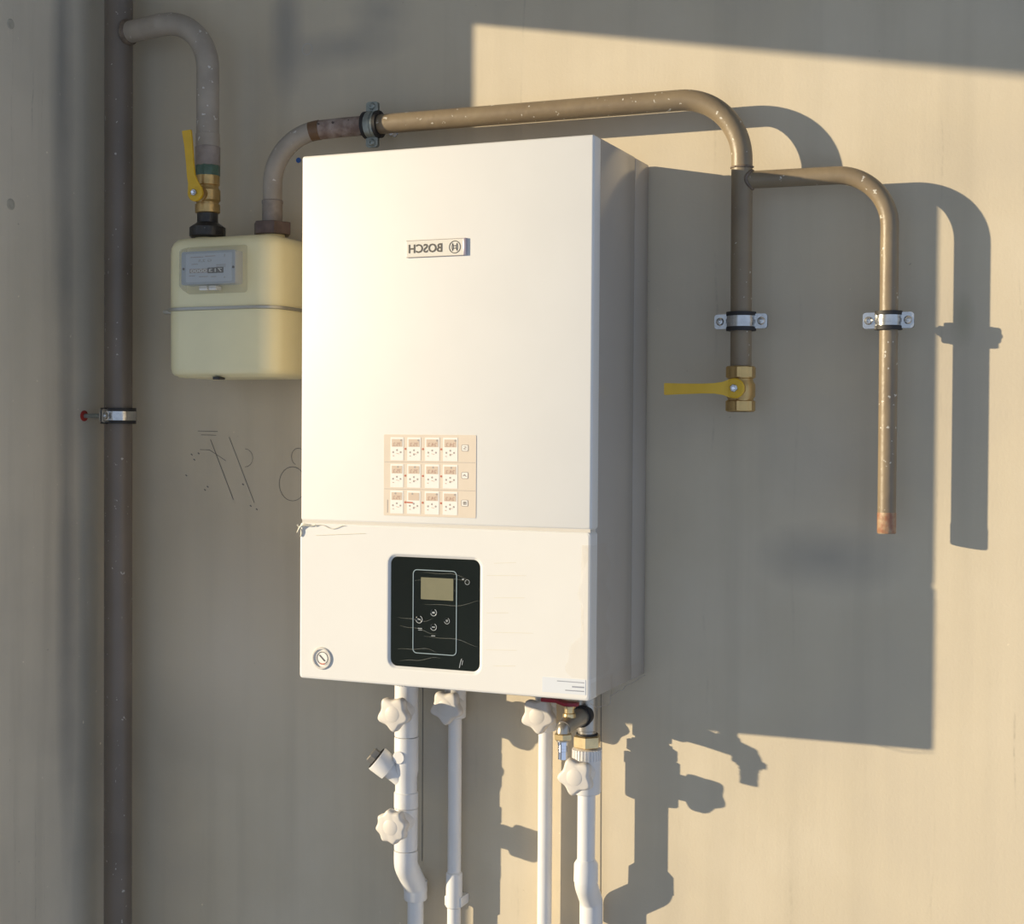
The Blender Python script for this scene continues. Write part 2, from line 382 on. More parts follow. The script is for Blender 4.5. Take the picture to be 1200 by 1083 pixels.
for (x, z, r) in ((.1994, .0984, .0047), (.1785, .0884, .0051), (.1994, .0796, .0047), (.2185, .0885, .0041), (.2470, .1400, .0034)):
    n = 20; a0 = 3.4 if r > .0035 else 0
    for k in range(n if r < .0035 else 13):
        a = a0+2*PI*k/n; b = a+2*PI/n
        g.add([(x+q*math.cos(t), FY-.0013, z+q*math.sin(t)) for q, t in ((r, a), (r, b), (r*.84, b), (r*.84, a))], [(0, 1, 2, 3)])
stroke(g, [(.1975, .0984), (.2010, .0984)], .0022, FY-.00135); stroke(g, [(.1765, .0892), (.1810, .0878)], .0014, FY-.00135)
stroke(g, [(.1972, .0796), (.2014, .0796)], .0012, FY-.00135); stroke(g, [(.2170, .0896), (.2185, .0872), (.2200, .0896), (.2170, .0896)], .0009, FY-.00135)
stroke(g, [(.1768, .0768), (.1828, .0768)], .0009, FY-.00115); stroke(g, [(.1772, .0745), (.1828, .0745)], .0005, FY-.00115)
stroke(g, [(.1962, .0682), (.2018, .0682)], .0010, FY-.00115); stroke(g, [(.2395, .1432), (.2425, .1436)], .0014, FY-.00115)
stroke(g, [(.2363, .029), (.2378, .036), (.2395, .041)], .0010, FY-.0007); stroke(g, [(.2400, .033), (.2412, .039)], .0008, FY-.0007)
g.build('panel_symbols', M_silver, glass, kind='stuff')
# wrinkles of film left on the glass
g = MB()
for k in range(9):
    x0 = random.uniform(.139, .19); z0 = .035+.0145*k+random.uniform(-.003, .003); L = random.uniform(.04, .085)
    pts = [(min(.262, x0+L*t), z0+.008*math.sin(t*2.2+k)*t+.0012*math.sin(9*t+k)) for t in [i/10 for i in range(11)]]
    pp = [Vector((x, FY-.0007, z)) for x, z in pts]; g.tube(pp, [.0001+.00022*math.sin(PI*i/10) for i in range(11)], 5)
g.build('film_crease', clear_mat('crease_film', (.9, .9, .85), 1.4, .12, .2), glass)
# pressure gauge
FY = FY0
gz = Vector((.0345, FY, .0285))
g = MB(); g.lathe(gz, (0, -1, 0), [(-.004, .0150), (.0012, .0150), (.0022, .0140), (.0022, .0122), (-.0012, .0112)], 32); ga = g.build('pressure_gauge', M_greyrim, boiler)
g = MB(); g.lathe(gz+Vector((.0012, -.0002, .0004)), (0, -1, 0), [(0, .0098), (.0006, .0098)], 28); g.build('dial', M_card, ga)
g = MB()
for a in range(-3, 12):
    t0 = a*PI/9; t1 = (a+1)*PI/9
    g.add([(gz.x+.0012+q*math.cos(t), FY-.0012, gz.z+.0004+q*math.sin(t)) for q, t in ((.0088, t0), (.0088, t1), (.0078, t1), (.0078, t0))], [(0, 1, 2, 3)])
stroke(g, [(gz.x-.0035, gz.z+.0045), (gz.x+.0050, gz.z-.0035)], .0016, FY-.0014)
g.build('needle', M_ink, ga)
g = MB()
for a in range(12, 15):
    t0 = a*PI/9; t1 = (a+1)*PI/9
    g.add([(gz.x+.0012+q*math.cos(t), FY-.0012, gz.z+.0004+q*math.sin(t)) for q, t in ((.0088, t0), (.0088, t1), (.0072, t1), (.0072, t0))], [(0, 1, 2, 3)])
g.build('red_scale', M_redink, ga)
# maker badge, reads mirror-wise
BY = -BD
b = MB(); plate(b, .1584, .2438, .5583, .5797, BY+.0005, BY-.0020, .0008, 3, .0004); badge = b.build('maker_badge', M_badge, boiler)
b = MB(); b.box(.2398, .2442, BY-.0028, BY, .5580, .5800, .0004); b.build('badge_end_strip', M_shine, badge)
b = MB(); b.box(.1584, .2398, BY-.0024, BY, .5580, .5586); b.box(.1584, .2398, BY-.0024, BY, .5794, .58); b.build('badge_edge', M_greyink, badge)
b = MB(); text(b, 'BOSCH', .1618, .2100, .5634, .5748, BY-.00235, bold=.022)
ec, ez, er = .2278, .5690, .0082
for k in range(32):
    a = 2*PI*k/32; a2 = 2*PI*(k+1)/32
    b.add([(ec+q*math.cos(t), BY-.00235, ez+q*math.sin(t)) for q, t in ((er, a), (er, a2), (er*.88, a2), (er*.88, a))], [(0, 1, 2, 3)])
for s in (-1, 1):
    for k in range(10):
        a = -.75+1.5*k/10; a2 = a+.15
        b.add([(ec+s*q*math.cos(t)*.62, BY-.00235, ez+q*math.sin(t)) for q, t in ((er*.86, a), (er*.86, a2), (er*.72, a2), (er*.72, a))], [(0, 1, 2, 3)])
    stroke(b, [(ec+s*er*.42, ez-er*.60), (ec+s*er*.26, ez-er*.22), (ec+s*er*.26, ez+er*.22), (ec+s*er*.42, ez+er*.60)], er*.12, BY-.00235)
    stroke(b, [(ec-er*.26, ez+s*er*.20), (ec+er*.26, ez+s*er*.20)], er*.12, BY-.00235)
b.build('badge_lettering', M_ink, badge)
# instruction sticker with twelve small pictures
SX0, SX1, S0, S1 = .1262, .2588, .2225, .3285
X = lambda x: SX0+(x-165)/850*(SX1-SX0)
Z = lambda z: S1-(z-80)/770*(S1-S0)
b = MB(); plate(b, SX0, SX1, S0, S1, BY+.0003, BY-.0005, .0015, 4); stick = b.build('instruction_sticker', M_beige, boiler, label='beige sticker with twelve small pictures')
cards = MB(); scr = MB(); dg = MB(); dots = MB(); red = MB(); ic = MB(); icf = MB()
cx = ((228, 350), (385, 510), (550, 682), (715, 848)); ry = ((105, 325), (358, 580), (610, 828))
for j, (ya, yb) in enumerate(ry):
    for i, (xa, xb) in enumerate(cx):
        k = MB()
        plate(k, X(xa), X(xb), Z(yb), Z(ya), BY-.0004, BY-.0008, .0004, 2); k.build('picture_card', M_card, stick)
        scr = MB(); plate(scr, X(xa+12), X(xb-12), Z(ya+90), Z(ya+18), BY-.0007, BY-.0010, .0003, 2); scr.build('picture_screen', M_screenprint, stick)
        if not (j == 2 and i == 1):
            text(dg, '75.2' if i < 2 else '24.2', X(xa+22), X(xb-24), Z(ya+84), Z(ya+50), BY-.0012, shear=-.2)
        hx = xb-22 if j != 1 else (xa+xb)/2+10
        if j == 2 and i < 2: hx = (xa+xb)/2-12
        dots.lathe((X(hx), BY-.0007, Z(ya+28)), (0, -1, 0), [(0, .0014), (.0004, .0014)], 8)
        mx = (xa+xb)/2
        for dx, dz in ((0, 122), (-36, 142), (34, 142), (0, 162)):
            if dz == 162 and i in (0, 2): continue
            dots.lathe((X(mx+dx), BY-.0007, Z(ya+dz)), (0, -1, 0), [(0, .0013), (.0003, .0013)], 8)
        stroke(dg, [(X(xa+22), Z(ya+176)), (X(xa+34), Z(ya+176))], .0008, BY-.0012)
        stroke(dg, [(X(mx-5), Z(ya+152)), (X(mx+22), Z(ya+158))], .0005, BY-.0012)
        if i < 3: red.lathe((X((xb+cx[i+1][0])/2), BY-.0003, Z(ya+110)), (0, -1, 0), [(0, .0014), (.0005, .0014)], 8)
    zc = (200, 455, 713)[j]
    ic = MB(); icf = MB(); ringplate(ic, X(882), X(945), Z(zc+32), Z(zc-32), .0008, BY-.0003, BY-.0008, .0018, 3)
    plate(icf, X(886), X(941), Z(zc+28), Z(zc-28), BY-.0003, BY-.0007, .0012, 3)
    if j == 0: text(ic, 'S', X(900), X(927), Z(zc+16), Z(zc-16), BY-.0010)
    if j == 1: stroke(ic, [(X(898), Z(zc+8)), (X(912), Z(zc-10)), (X(918), Z(zc+6)), (X(932), Z(zc+8))], .0009, BY-.0010)
    if j == 2:
        for q in (-12, 0, 12): stroke(ic, [(X(901), Z(zc+q)), (X(928), Z(zc+q))], .0009, BY-.0010)
        for q in (903, 914, 926): stroke(ic, [(X(q), Z(zc-14)), (X(q), Z(zc+14))], .0006, BY-.0010)
    icf.build('icon_field', M_card, stick); ic.build('icon', M_greyink, stick)
stroke(dots, [(SX0+.001, Z(340)), (SX1-.001, Z(335))], .0005, BY-.0006); stroke(dots, [(SX0+.001, Z(597)), (SX1-.001, Z(597))], .0005, BY-.0006)
stroke(red, [(X(380), Z(720)), (X(440), Z(722))], .0018, BY-.0012); stroke(dots, [(X(202), Z(700)), (X(202), Z(822))], .0012, BY-.0006)
dg.build('picture_digits', M_brownink, stick, kind='stuff'); dots.build('picture_buttons', M_greyink, stick, kind='stuff')
red.build('step_arrows', M_redink, stick, kind='stuff')
# rating label (the square code on it is left out)
b = MB(); plate(b, .3520, .4098, .0072, .0262, FY+.0003, FY-.0004, .0008, 3); lab = b.build('rating_label', M_label, boiler, label='small pale blue rating label')
b = MB()
stroke(b, [(.3720, .0224), (.4078, .0224)], .0010, FY-.0007); stroke(b, [(.3920, .0165), (.4078, .0167)], .0017, FY-.0007); stroke(b, [(.3830, .0115), (.4078, .0117)], .0012, FY-.0007)
b.build('rating_lines', mat('blue_grey_ink', (.30, .32, .38), .6), lab)
# torn protective film round the lower flap
def sheet(mb, rows):
    n = len(rows[0]); vs = [p for r in rows for p in r]
    fs = [(i*n+k, i*n+k+1, (i+1)*n+k+1, (i+1)*n+k) for i in range(len(rows)-1) for k in range(n-1)]
    return mb.add(vs, fs)
f = MB(); rows = []
for i in range(26):
    z = .028+.165*i/25; j = lambda s: random.uniform(-s, s)
    wl_ = .024+.012*math.sin(i*.45)+.004*math.sin(i*1.3)
    rows.append([(BW-wl_*max(.1, 1-i/30), FY-.0008, z), (BW-.012, FY-.0012+j(.0006), z), (BW-.003, FY-.003+j(.0012), z+j(.002)), (BW+.0018+abs(j(.0015)), FY+.001, z),
                 (BW+.0022+abs(j(.0015)), -.20, z), (BW+.0016, -.165+.01*math.sin(i), z)])
sheet(f, rows); f.build('protective_film', M_film, boiler, sharp=180)
f = MB()
prof = [(-.226, -.003), (-.205, -.012), (-.172, -.0135), (-.160, -.0165), (-.150, -.0155), (-.1515, -.006), (-.135, -.005), (-.120, -.0035), (-.105, -.006), (-.09, -.003), (-.06, -.002), (-.03, -.001), (-.006, -.0005)]
sheet(f, [[(BW+.0012, y, .022) for y, z in prof], [(BW+.0022, y, .004) for y, z in prof], [(BW+.001+.001*math.sin(y*90), y, z) for y, z in prof]])
f.build('torn_film_edge', M_film, boiler, sharp=180)
f = MB(); f.tube([(BW+.001+.001*math.sin(y*90), y, z) for y, z in prof], .0004, 6); f.build('film_hem', M_greyink, boiler)
f = MB()
f.tube([Vector((-.003+.028*t, FY-.0025-.001*math.sin(5*t), SZ-.003-.012*(1-t)**3+.0022*math.sin(6*t))) for t in [i/16 for i in range(17)]], [.0009+.0009*math.sin(PI*min(1, i/12)) for i in range(17)], 6)
f.tube([Vector((-.0025+.012*math.sin(t*2.4)*.5, FY-.003+.002*t, SZ-.004-.016*t)) for t in [i/10 for i in range(11)]], .0011, 6)
f.tube([Vector((.024+.045*t, FY-.0012, SZ-.006+.0025*math.sin(8*t))) for t in [i/12 for i in range(13)]], .0004, 6)
f.tube([Vector((.025+.075*t, FY-.0006, SZ-.018+.005*t)) for t in [i/8 for i in range(9)]], .00025, 5)
f.build('film_strand', M_string, boiler, label='twisted strand of torn film')
f = MB()
for k in range(7):
    z0 = (.035, .055, .078, .102, .122, .150, .166)[k]; x0 = .275 if k % 2 else .285
    f.tube([Vector((x0+(.03+.012*(k % 3))*t, FY-.0002, z0+.002*t)) for t in [i/5 for i in range(6)]], .00022, 4)
f.build('film_crease', M_string, boiler)

# ------------------------------------------------------------------ gas pipes
PY = -.055; LY = -.078
riser = thing('gas_riser', 'dark painted vertical gas riser in the corner by the left wall', 'pipe', (-.430, -.058, FL))
MB().cyl((-.430, -.058, FL), (-.430, -.058, CE), .0215, 40).build('riser_pipe', M_riser, riser)
MB().lathe((-.430+.018, -.0605, .946), (1, 0, 0), [(0, .0205), (.004, .0200), (.009, .0175)], 28).build('weld', M_weld, riser)
pts = fillet([(-.412, -.0605, .9460), (-.335, LY, .9460), (-.2515, LY, .9440), (-.2515, LY, .758)], [.001, .074], 14)
MB().tube(pts, .0168, 32).build('elbow_pipe', M_pipe_dusty, riser)
MB().lathe((-.2515, LY, .776), (0, 0, -1), [(0, .0166), (.001, .0178), (.016, .0178), (.020, .0175)], 32).build('pipe_end', M_pipe_dusty, riser)

def valve(root, x, y, zt, zb, top_hex, handle_dir):
    """brass ball valve standing in a vertical pipe; zt > zb"""
    H = zt-zb
    b = MB()
    b.lathe((x, y, zt), (0, 0, -1), [(0, .0150), (H*.02, .0180), (H*.26, .0180), (H*.28, .0160), (H*.34, .0165), (H*.40, .0190), (H*.66, .0190), (H*.72, .0165), (H*.76, .0165), (H*.77, .0185), (H*.98, .0185), (H, .0165)], 32)
    b.build('body', M_brass, root)
    if top_hex:
        MB().hexn((x, y, zt), (x, y, zt-H*.27), .0200, .0016, PI/6).build('hex_end', M_brass, root)
        MB().hexn((x, y, zb+H*.26), (x, y, zb), .0200, .0016, PI/6).build('hex_end', M_brass, root)
    zc = (zt+zb)/2+ (0 if top_hex else -.002)
    MB().lathe((x, y-.012, zc), (0, -1, 0), [(0, .011), (.008, .011), (.009, .008), (.021, .0075)], 24).build('stem', M_brass, root)
    hy = y-.031
    h = MB()
    L = .090
    ux, uz = handle_dir
    prof = [(-.004, .0125), (0, .0128), (.006, .0120), (.014, .0085), (.024, .0068), (.040, .0064), (.070, .0070), (L-.002, .0078), (L, .0072)]
    rows = []
    for t, wd in prof:
        off = -.009*max(0, min(1, (t-.006)/.02))+ .004*max(0, min(1, (t-.06)/.03))*-1
        for_ = []
        for a, (s, d) in enumerate(((1, -.0016), (1, .0016), (-1, .0016), (-1, -.0016))):
            # flanged strip section
            px = x+ux*t-uz*s*wd; pz = zc+uz*t+ux*s*wd
            for_.append((px, hy+off+d, pz))
        rows.append(for_)
    h.loft(rows)
    h.lathe((x, hy+.002, zc), (0, -1, 0), [(0, .0128), (.0036, .0128), (.0046, .0115)], 28)
    hd = h.build('handle', M_yellow, root, label='yellow lever handle')
    MB().hexn((x, hy-.002, zc), (x, hy-.0065, zc), .0052, .0006).build('nut', M_zinc, hd)
    MB().cyl((x, hy-.006, zc), (x, hy-.0085, zc), .0026, 12, .0006).build('stud', M_chrome, hd)

v1 = thing('gas_valve', 'brass gas ball valve with upright yellow lever above the meter', 'valve', (-.2515, LY, .655), 'gas ball valves')
MB().lathe((-.2515, LY, .756), (0, 0, -1), [(0, .0176), (.001, .0186), (.028, .0186), (.029, .0172)], 32).build('threaded_sleeve', mat('dusty_sleeve', (.36, .30, .26), .5, 0, .25, 60, .3, 150), v1)
MB().lathe((-.2515, LY, .7290), (0, 0, -1), [(0, .0180), (.001, .0184), (.0165, .0184), (.0175, .0170)], 10).build('sealing_ring', M_green, v1, label='dark green sealing ring')
valve(v1, -.2515, LY, .7135, .6565, False, (-.07, .997))
MB().lathe((-.2515, LY, .6565), (0, 0, -1), [(0, .0155), (.0135, .0155)], 24).build('nipple', M_black, v1)

# ------------------------------------------------------------------ gas meter
meter = thing('gas_meter', 'cream enamelled gas meter with grey dial between the corner riser and the boiler', 'meter', (-.1900, -.08, .411))
mx0, mx1, my0, my1 = -.2830, -.0940, -.1460, -.0150
def mring(z, i): return [(x, y, z) for x, y in rrect(mx0+i, mx1-i, my0+i, my1-i, .030-min(i, .022), 8)]
def shell(zs): return MB().loft([mring(z, i) for z, i in zs])
shell([(.4090, .020), (.4100, .012), (.4115, .010), (.4125, .006), (.4160, .0022), (.4230, .0004), (.5060, .0)]).build('lower_shell', M_cream, meter)
shell([(.5110, .0), (.590, .0), (.5990, .0008), (.6060, .0040), (.6110, .0100), (.6135, .018)]).build('upper_shell', M_cream, meter)
band = shell([(.5062, .0), (.5066, -.0040), (.5085, -.0046), (.5106, -.0040), (.5110, .0)]).build('crimp_band', M_band, meter)
MB().box(mx0-.022, mx0-.002, my0+.030, my0+.042, .5050, .5112, .002).build('band_clasp', M_band, band)
MB().box(-.200, -.188, -.14, -.125, .4060, .4100, .001).build('foot', M_black, meter)
for (x, m, nm) in ((-.2515, M_black, 'black union nut'), (-.1385, M_brown, 'brown union nut')):
    MB().lathe((x, LY, .608), (0, 0, 1), [(0, .0215), (.003, .0200), (.008, .0185), (.0125, .0185)], 32).build('neck', M_cream, meter)
    un = MB()
    if m is M_black:
        un.lathe((x, LY, .6195), (0, 0, 1), [(0, .0235), (.003, .0268), (.016, .0268), (.0205, .0200), (.0235, .0160)], 12)
    else:
        un.hexn((x, LY, .6190), (x, LY, .6375), .0290, .0008, .12)
    un.build('union_nut', m, meter, label=nm)
# index housing
iw = MB(); R = lambda y, a, b_, c_, d_, r: [(x, y, z) for x, z in rrect(a, b_, c_, d_, r, 5)]
iw.loft([R(-.1440, -.2400, -.1370, .5290, .5980, .005), R(-.1600, -.2390, -.1385, .5330, .5945, .005), R(-.1672, -.2385, -.1410, .5370, .5920, .004), R(-.1685, -.2370, -.1430, .5390, .5900, .003)])
idx = iw.build('index_cover', M_clear, meter, label='clear plastic index cover')
MB_ = MB(); plate(MB_, -.2362, -.1450, .5410, .5885, -.1440, -.1655, .003, 4, .0005); MB_.build('index_box', M_dialbox, idx)
MB_ = MB(); plate(MB_, -.2280, -.1505, .5445, .5850, -.1650, -.1660, .002, 4); dial = MB_.build('dial_plate', M_dial, idx)
d = MB(); plate(d, -.2215, -.1905, .5575, .5635, -.1655, -.16635, .0003, 2)
text(d, 'G 2,5', -.2065, -.1840, .5725, .5765, -.1664, bold=.01)
for (a, b_, z) in ((-.2200, -.198, .5800), (-.195, -.1775, .5808), (-.218, -.207, .5700), (-.176, -.160, .5680), (-.176, -.160, .5655), (-.222, -.212, .5535), (-.205, -.190, .5520), (-.185, -.176, .5515)):
    stroke(d, [(a, z), (b_, z)], .0010, -.1664)
stroke(d, [(-.1630, .5790), (-.1618, .5830), (-.1610, .5790)], .0006, -.1664); stroke(d, [(-.1628, .5500), (-.1612, .5500)], .0018, -.1664)
d.build('dial_print', M_greyink, idx)
d = MB(); plate(d, -.1905, -.1640, .5565, .5645, -.1655, -.16638, .0003, 2)
d.build('counter_window', M_ink, idx)
d = MB(); text(d, '0000', -.2195, -.1920, .5582, .5628, -.1666, bold=.01); text(d, '713', -.1885, -.1660, .5580, .5630, -.1666, bold=.01); d.build('counter_digits', M_card, idx)
for x in (-.2322, -.1478): MB().lathe((x, -.165, .5640), (0, -1, 0), [(0, .0020), (.0012, .0018)], 12).build('cover_screw', M_ink, idx)
MB_ = MB(); plate(MB_, -.2065, -.1935, .5330, .5390, -.150, -.1640, .0015, 3); plate(MB_, -.1900, -.1780, .5330, .5390, -.150, -.1640, .0015, 3); MB_.build('seal_tabs', M_card, idx)

# ------------------------------------------------------------------ welded gas line over the boiler
gas = thing('gas_pipe', 'khaki painted steel gas pipe over the boiler with a branch dropping on the right', 'pipe', (.2, PY, .41))
pts = fillet([(-.1385, LY, .6350), (-.1385, LY, .7655), (-.03, PY, .7735), (.002, PY, .7735)], [.078, .02], 16)
MB().tube(pts[:18], .0141, 32).build('meter_bend', M_pipe_dusty, gas, label='dull brown bend with scorched end')
MB().tube(pts[15:18], [.01415, .0143, .0145], 32).build('scorch_mark', M_scorch, gas)
MB().tube(pts[17:], .0139, 32).build('bare_section', M_pipe_raw, gas, label='bare scorched steel section')
MB().lathe((-.1385, LY, .6360), (0, 0, 1), [(0, .0150), (.028, .0148), (.030, .0156), (.033, .0156), (.0345, .0142)], 28).build('weld_collar', mat('dusty_collar', (.33, .28, .24), .5, 0, .3, 60, .3, 120), gas)
pts = fillet([(-.02, PY, .7735), (.557, PY, .7715), (.5585, PY, .4120)], [.084], 20)
MB().tube(pts, .0138, 36).build('main_pipe', M_pipe, gas)
pts = fillet([(.562, PY, .6615), (.7465, PY, .6600), (.7470, PY, .2088)], [.068], 18)
MB().tube(pts, .0114, 32).build('branch_pipe', M_pipe, gas)
MB().lathe((.7470, PY, .235), (0, 0, -1), [(0, .0115), (.002, .0118), (.025, .0117), (.0266, .0110)], 28).build('branch_end', mat('rusty_thread', (.40, .28, .17), .5, 0, 0, 120, .5, 160, col2=(.30, .13, .07)), gas)
b = MB(); n = 28
ring = []
for k in range(n+1):
    a = 2*PI*k/n; yy = .0115*math.cos(a); zz = .0115*math.sin(a); xx = math.sqrt(max(0, .0138**2-yy*yy))
    ring.append(Vector((.5578+xx, PY+yy, .6613+zz)))
b.tube(ring, .0022, 8); b.tube([Vector((.5578+.0143*math.cos(a), PY-.0143*math.sin(a), .678)) for a in [i*PI/10 for i in range(11)]], .0014, 8)
b.build('weld', M_weld, gas)

v2 = thing('gas_valve', 'brass gas ball valve with sideways yellow lever right of the boiler', 'valve', (.5585, PY, .36), 'gas ball valves')
valve(v2, .5585, PY, .4205, .3610, True, (-.999, -.01))
# union nut carrying the pipe end
# ------------------------------------------------------------------ pipe clamps
def clamp(label, loc, rot, rp, ear, stud, m, bw=.0140, er=.0095, sm=None):
    root = thing('pipe_clamp', label, 'clamp', (0, 0, 0), 'rubber-lined pipe clamps')
    sm = sm or m
    def arc(r0, r1, hw, a0, a1, n=18):
        b = MB(); rings = []
        for k in range(n+1):
            a = a0+(a1-a0)*k/n; c_, s_ = math.cos(a), math.sin(a)
            rings.append([(r0*c_, r0*s_, -hw), (r1*c_, r1*s_, -hw), (r1*c_, r1*s_, hw), (r0*c_, r0*s_, hw)])
        return b.loft(rings)
    r1 = rp+.0028; r2 = rp+.0050
    b = MB()
    for a0, a1 in ((.06, PI-.06), (-PI+.06, -.06)):
        q = arc(rp+.0002, r1, bw/2+.0005, a0, a1); b.add(q.v, q.f)
        for e in (-1, 1):
            q = arc(rp+.0002, r2+.0006, .0024, a0, a1); b.add([v+Vector((0, 0, e*(bw/2+.0028))) for v in q.v], q.f)
    b.build('rubber_lining', M_rubber, root)
    for sgn, nm in ((-1, 'front_band'), (1, 'rear_band')):
        b = arc(r1, r2, bw/2, sgn*.10, sgn*(PI-.10))
        # pressed rib on the band
        bq = arc(r2-.0003, r2+.0009, bw*.18, sgn*.35, sgn*(PI-.35)); b.add(bq.v, bq.f)
        for e in (-1, 1):
            x0 = e*(r1-.0002); x1 = e*ear
            o = rrect(min(x0, x1), max(x0, x1), -er, er, .004, 5)
            ya, yb = (sgn*.0012, sgn*.0030)
            b.loft([[(x, ya, z) for x, z in o], [(x, yb, z) for x, z in o]])
        b.build(nm, m, root)
    for e in (-1, 1):
        xs = e*(r2+(ear-r2)*.52)
        s = MB(); s.lathe((xs, -.0030, 0), (0, -1, 0), [(0, .0052), (.0012, .0052), (.0030, .0038), (.0034, .0020), (.0020, .0016)], 18)
        s.cyl((xs, -.003, 0), (xs, .0085, 0), .0024, 12); s.hexn((xs, .003, 0), (xs, .0065, 0), .0048, .0004)
        s.build('screw', sm, root)
    s = MB(); s.hexn((0, r2-.0005, 0), (0, r2+.006, 0), .0068, .0006); s.cyl((0, r2, 0), (0, stud, 0), .0036, 16)
    s.build('stud', M_zinc_dull, root)
    root.location = loc; root.rotation_euler = rot
    return root
clamp('grey zinc clamp on the horizontal gas pipe above the boiler', (.0150, PY, .7735), (0, PI/2, 0), .0139, .0325, .057, M_zinc_dull)
clamp('shaded clamp on the pipe above the sideways yellow lever', (.5583, PY, .4785), (0, 0, 0), .0138, .0350, .057, M_zinc)
clamp('bright sunlit clamp on the thinner right-hand gas pipe', (.7464, PY, .4755), (0, 0, 0), .0114, .0315, .057, M_zinc, .0130, .0100)
clamp('clamp holding the corner riser to the left wall', (-.430, -.058, .3538), (0, 0, PI/2), .0215, .0420, .070, M_zinc, .0140, .0105)
d = MB(); d.lathe((XL-.004, -.058, .3538), (1, 0, 0), [(0, .0055), (.004, .0055), (.0045, .0085), (.0062, .0085), (.0068, .0060)], 18)
d.build('wall_plug', M_redplug, label='red wall plug on the left wall at the riser clamp', category='wall plug')
d = MB(); d.lathe((-.1410, .004, .7420), (0, -1, 0), [(0, .0030), (.004, .0030), (.0046, .0040), (.0056, .0040)], 14)
d.build('wall_plug', M_blue, label='small blue wall plug beside the bend above the boiler corner', category='wall plug')
sc = thing('hook_bolt', 'short shiny bolt sticking out of the wall beside the grey pipe clamp', 'bolt', (.0300, 0, .766))
MB().cyl((.0200, .005, .7720), (.0300, -.0280, .7660), .0036, 14, .0006).build('shank', M_brightzinc, sc)
MB().hexn((.0215, .0, .7711), (.0227, -.004, .7704), .0062, .0004).build('nut', M_zinc, sc)

# ------------------------------------------------------------------ white plastic water pipes below the boiler
def star(cx, y, cz, R, lobes, depth, ph, i=0):
    n = lobes*10; o = []
    for k in range(n):
        a = 2*PI*k/n; q = (math.cos(lobes*a)+1)/2
        r = R*(1-depth*(1-q)**.8)-i
        o.append((cx+r*math.cos(a+ph), y, cz+r*math.sin(a+ph)))
    return o
def knob(root, cx, cz, y0, R=.0262, lobes=5, depth=.24, ph=0, th=.0155, disc=False):
    h = MB()
    h.loft([star(cx, y0, cz, R, lobes, depth, ph, .004), star(cx, y0-.002, cz, R, lobes, depth, ph, .0008), star(cx, y0-.005, cz, R, lobes, depth, ph), star(cx, y0-th+.003, cz, R, lobes, depth, ph, .0005),
            star(cx, y0-th+.0008, cz, R, lobes, depth, ph, .0022), star(cx, y0-th, cz, R, lobes, depth, ph, .0045)])
    k = h.build('knob', M_knob, root, sharp=50)
    c = MB(); c.lathe((cx, y0-th+.0005, cz), (0, -1, 0), [(0, .0112), (.0005, .0112), (.0010, .0104)], 28); c.build('cap', M_knob, k)
    return k
def ppr_valve(label, x, y, z, zt, zb, r, knob_y, **kw):
    t = thing('stop_valve', label, 'valve', (x, y, zb), 'white plastic stop valves')
    b = MB(); b.lathe((x, y, zt), (0, 0, -1), [(0, r-.001), (.001, r), (zt-zb-.003, r), (zt-zb-.001, r*.97), (zt-zb, r*.86)], 36)
    b.build('body', M_ppr, t)
    b = MB()
    b.lathe((x, y, z), (0, -1, 0), [(0, .0165), (r+.004, .0165), (r+.0045, .0175), (r+.010, .0170), (r+.0115, .0145), (-knob_y+y+.001, .0125)], 32)
    b.build('bonnet', M_ppr, t)
    knob(t, x, z, knob_y, **kw)
    return t
def collar(root, x, y, z0, z1, r, n=28):
    b = MB()
    for k in range(n):
        a = 2*PI*k/n
        b.box(-.0011, .0011, r-.001, r+.0010, z1, z0, 0, 1, Matrix.Translation((x, y, 0)) @ Matrix.Rotation(a, 4, 'Z'))
    b.lathe((x, y, z0), (0, 0, -1), [(0, r-.001), (.0005, r), (z0-z1, r)], 32)
    b.build('ribbed_collar', M_ppr, root)

X1, X2, X3, X4 = .0735, .1360, .2755, .3463
WY = -.054; W2 = -.023; W3 = -.021; W4 = -.046
# pipe 1
pp = thing('water_pipe', 'thick white plastic water pipe leftmost under the boiler, kinked near the bottom', 'pipe', (X1, WY, -1.2), 'white plastic water pipes')
pts = fillet([(X1, WY, -.270), (X1, WY, -.292), (X1+.001, -.024, -.330), (X1+.001, -.024, -.40)], [.022, .022], 6)
MB().tube(pts[:-1], .0172, 32).build('elbow', M_ppr, pp)
MB().lathe((X1+.001, -.024, -.322), (0, 0, -1), [(0, .0170), (.026, .0170), (.028, .0160)], 32).build('coupling', M_ppr, pp)
MB().cyl((X1+.001, -.024, -.34), (X1+.001, -.024, FL), .0118, 28).build('pipe_run', M_ppr, pp)
MB().lathe((X1, WY, -.2090), (0, 0, -1), [(0, .0166), (.001, .0169), (.0035, .0169), (.0045, .0166)], 32).build('weld_ring', M_ppr, pp)
vt = ppr_valve('upper stop valve on the thick leftmost white pipe, touching the boiler', X1, WY, -.0660, -.0300, -.1060, .0172, WY-.030, ph=1.0)
collar(vt, X1, WY, -.016, -.031, .0175)
MB().lathe((X1, WY, .004), (0, 0, -1), [(0, .010), (.010, .010), (.011, .0145), (.020, .0145)], 6).build('brass_insert', M_brass_pale, vt)
ys = thing('strainer', 'white plastic angled strainer with metal plug on the leftmost white pipe', 'filter', (X1, WY, -.19), None)
MB().lathe((X1, WY, -.1062), (0, 0, -1), [(0, .0168), (.001, .0174), (.048, .0174), (.058, .0158), (.079, .0158), (.080, .0174), (.1015, .0174), (.1020, .0168)], 36).build('body', M_ppr, ys)
ax = Vector((-.70, -.30, .62)).normalized(); o = Vector((X1, WY, -.172))
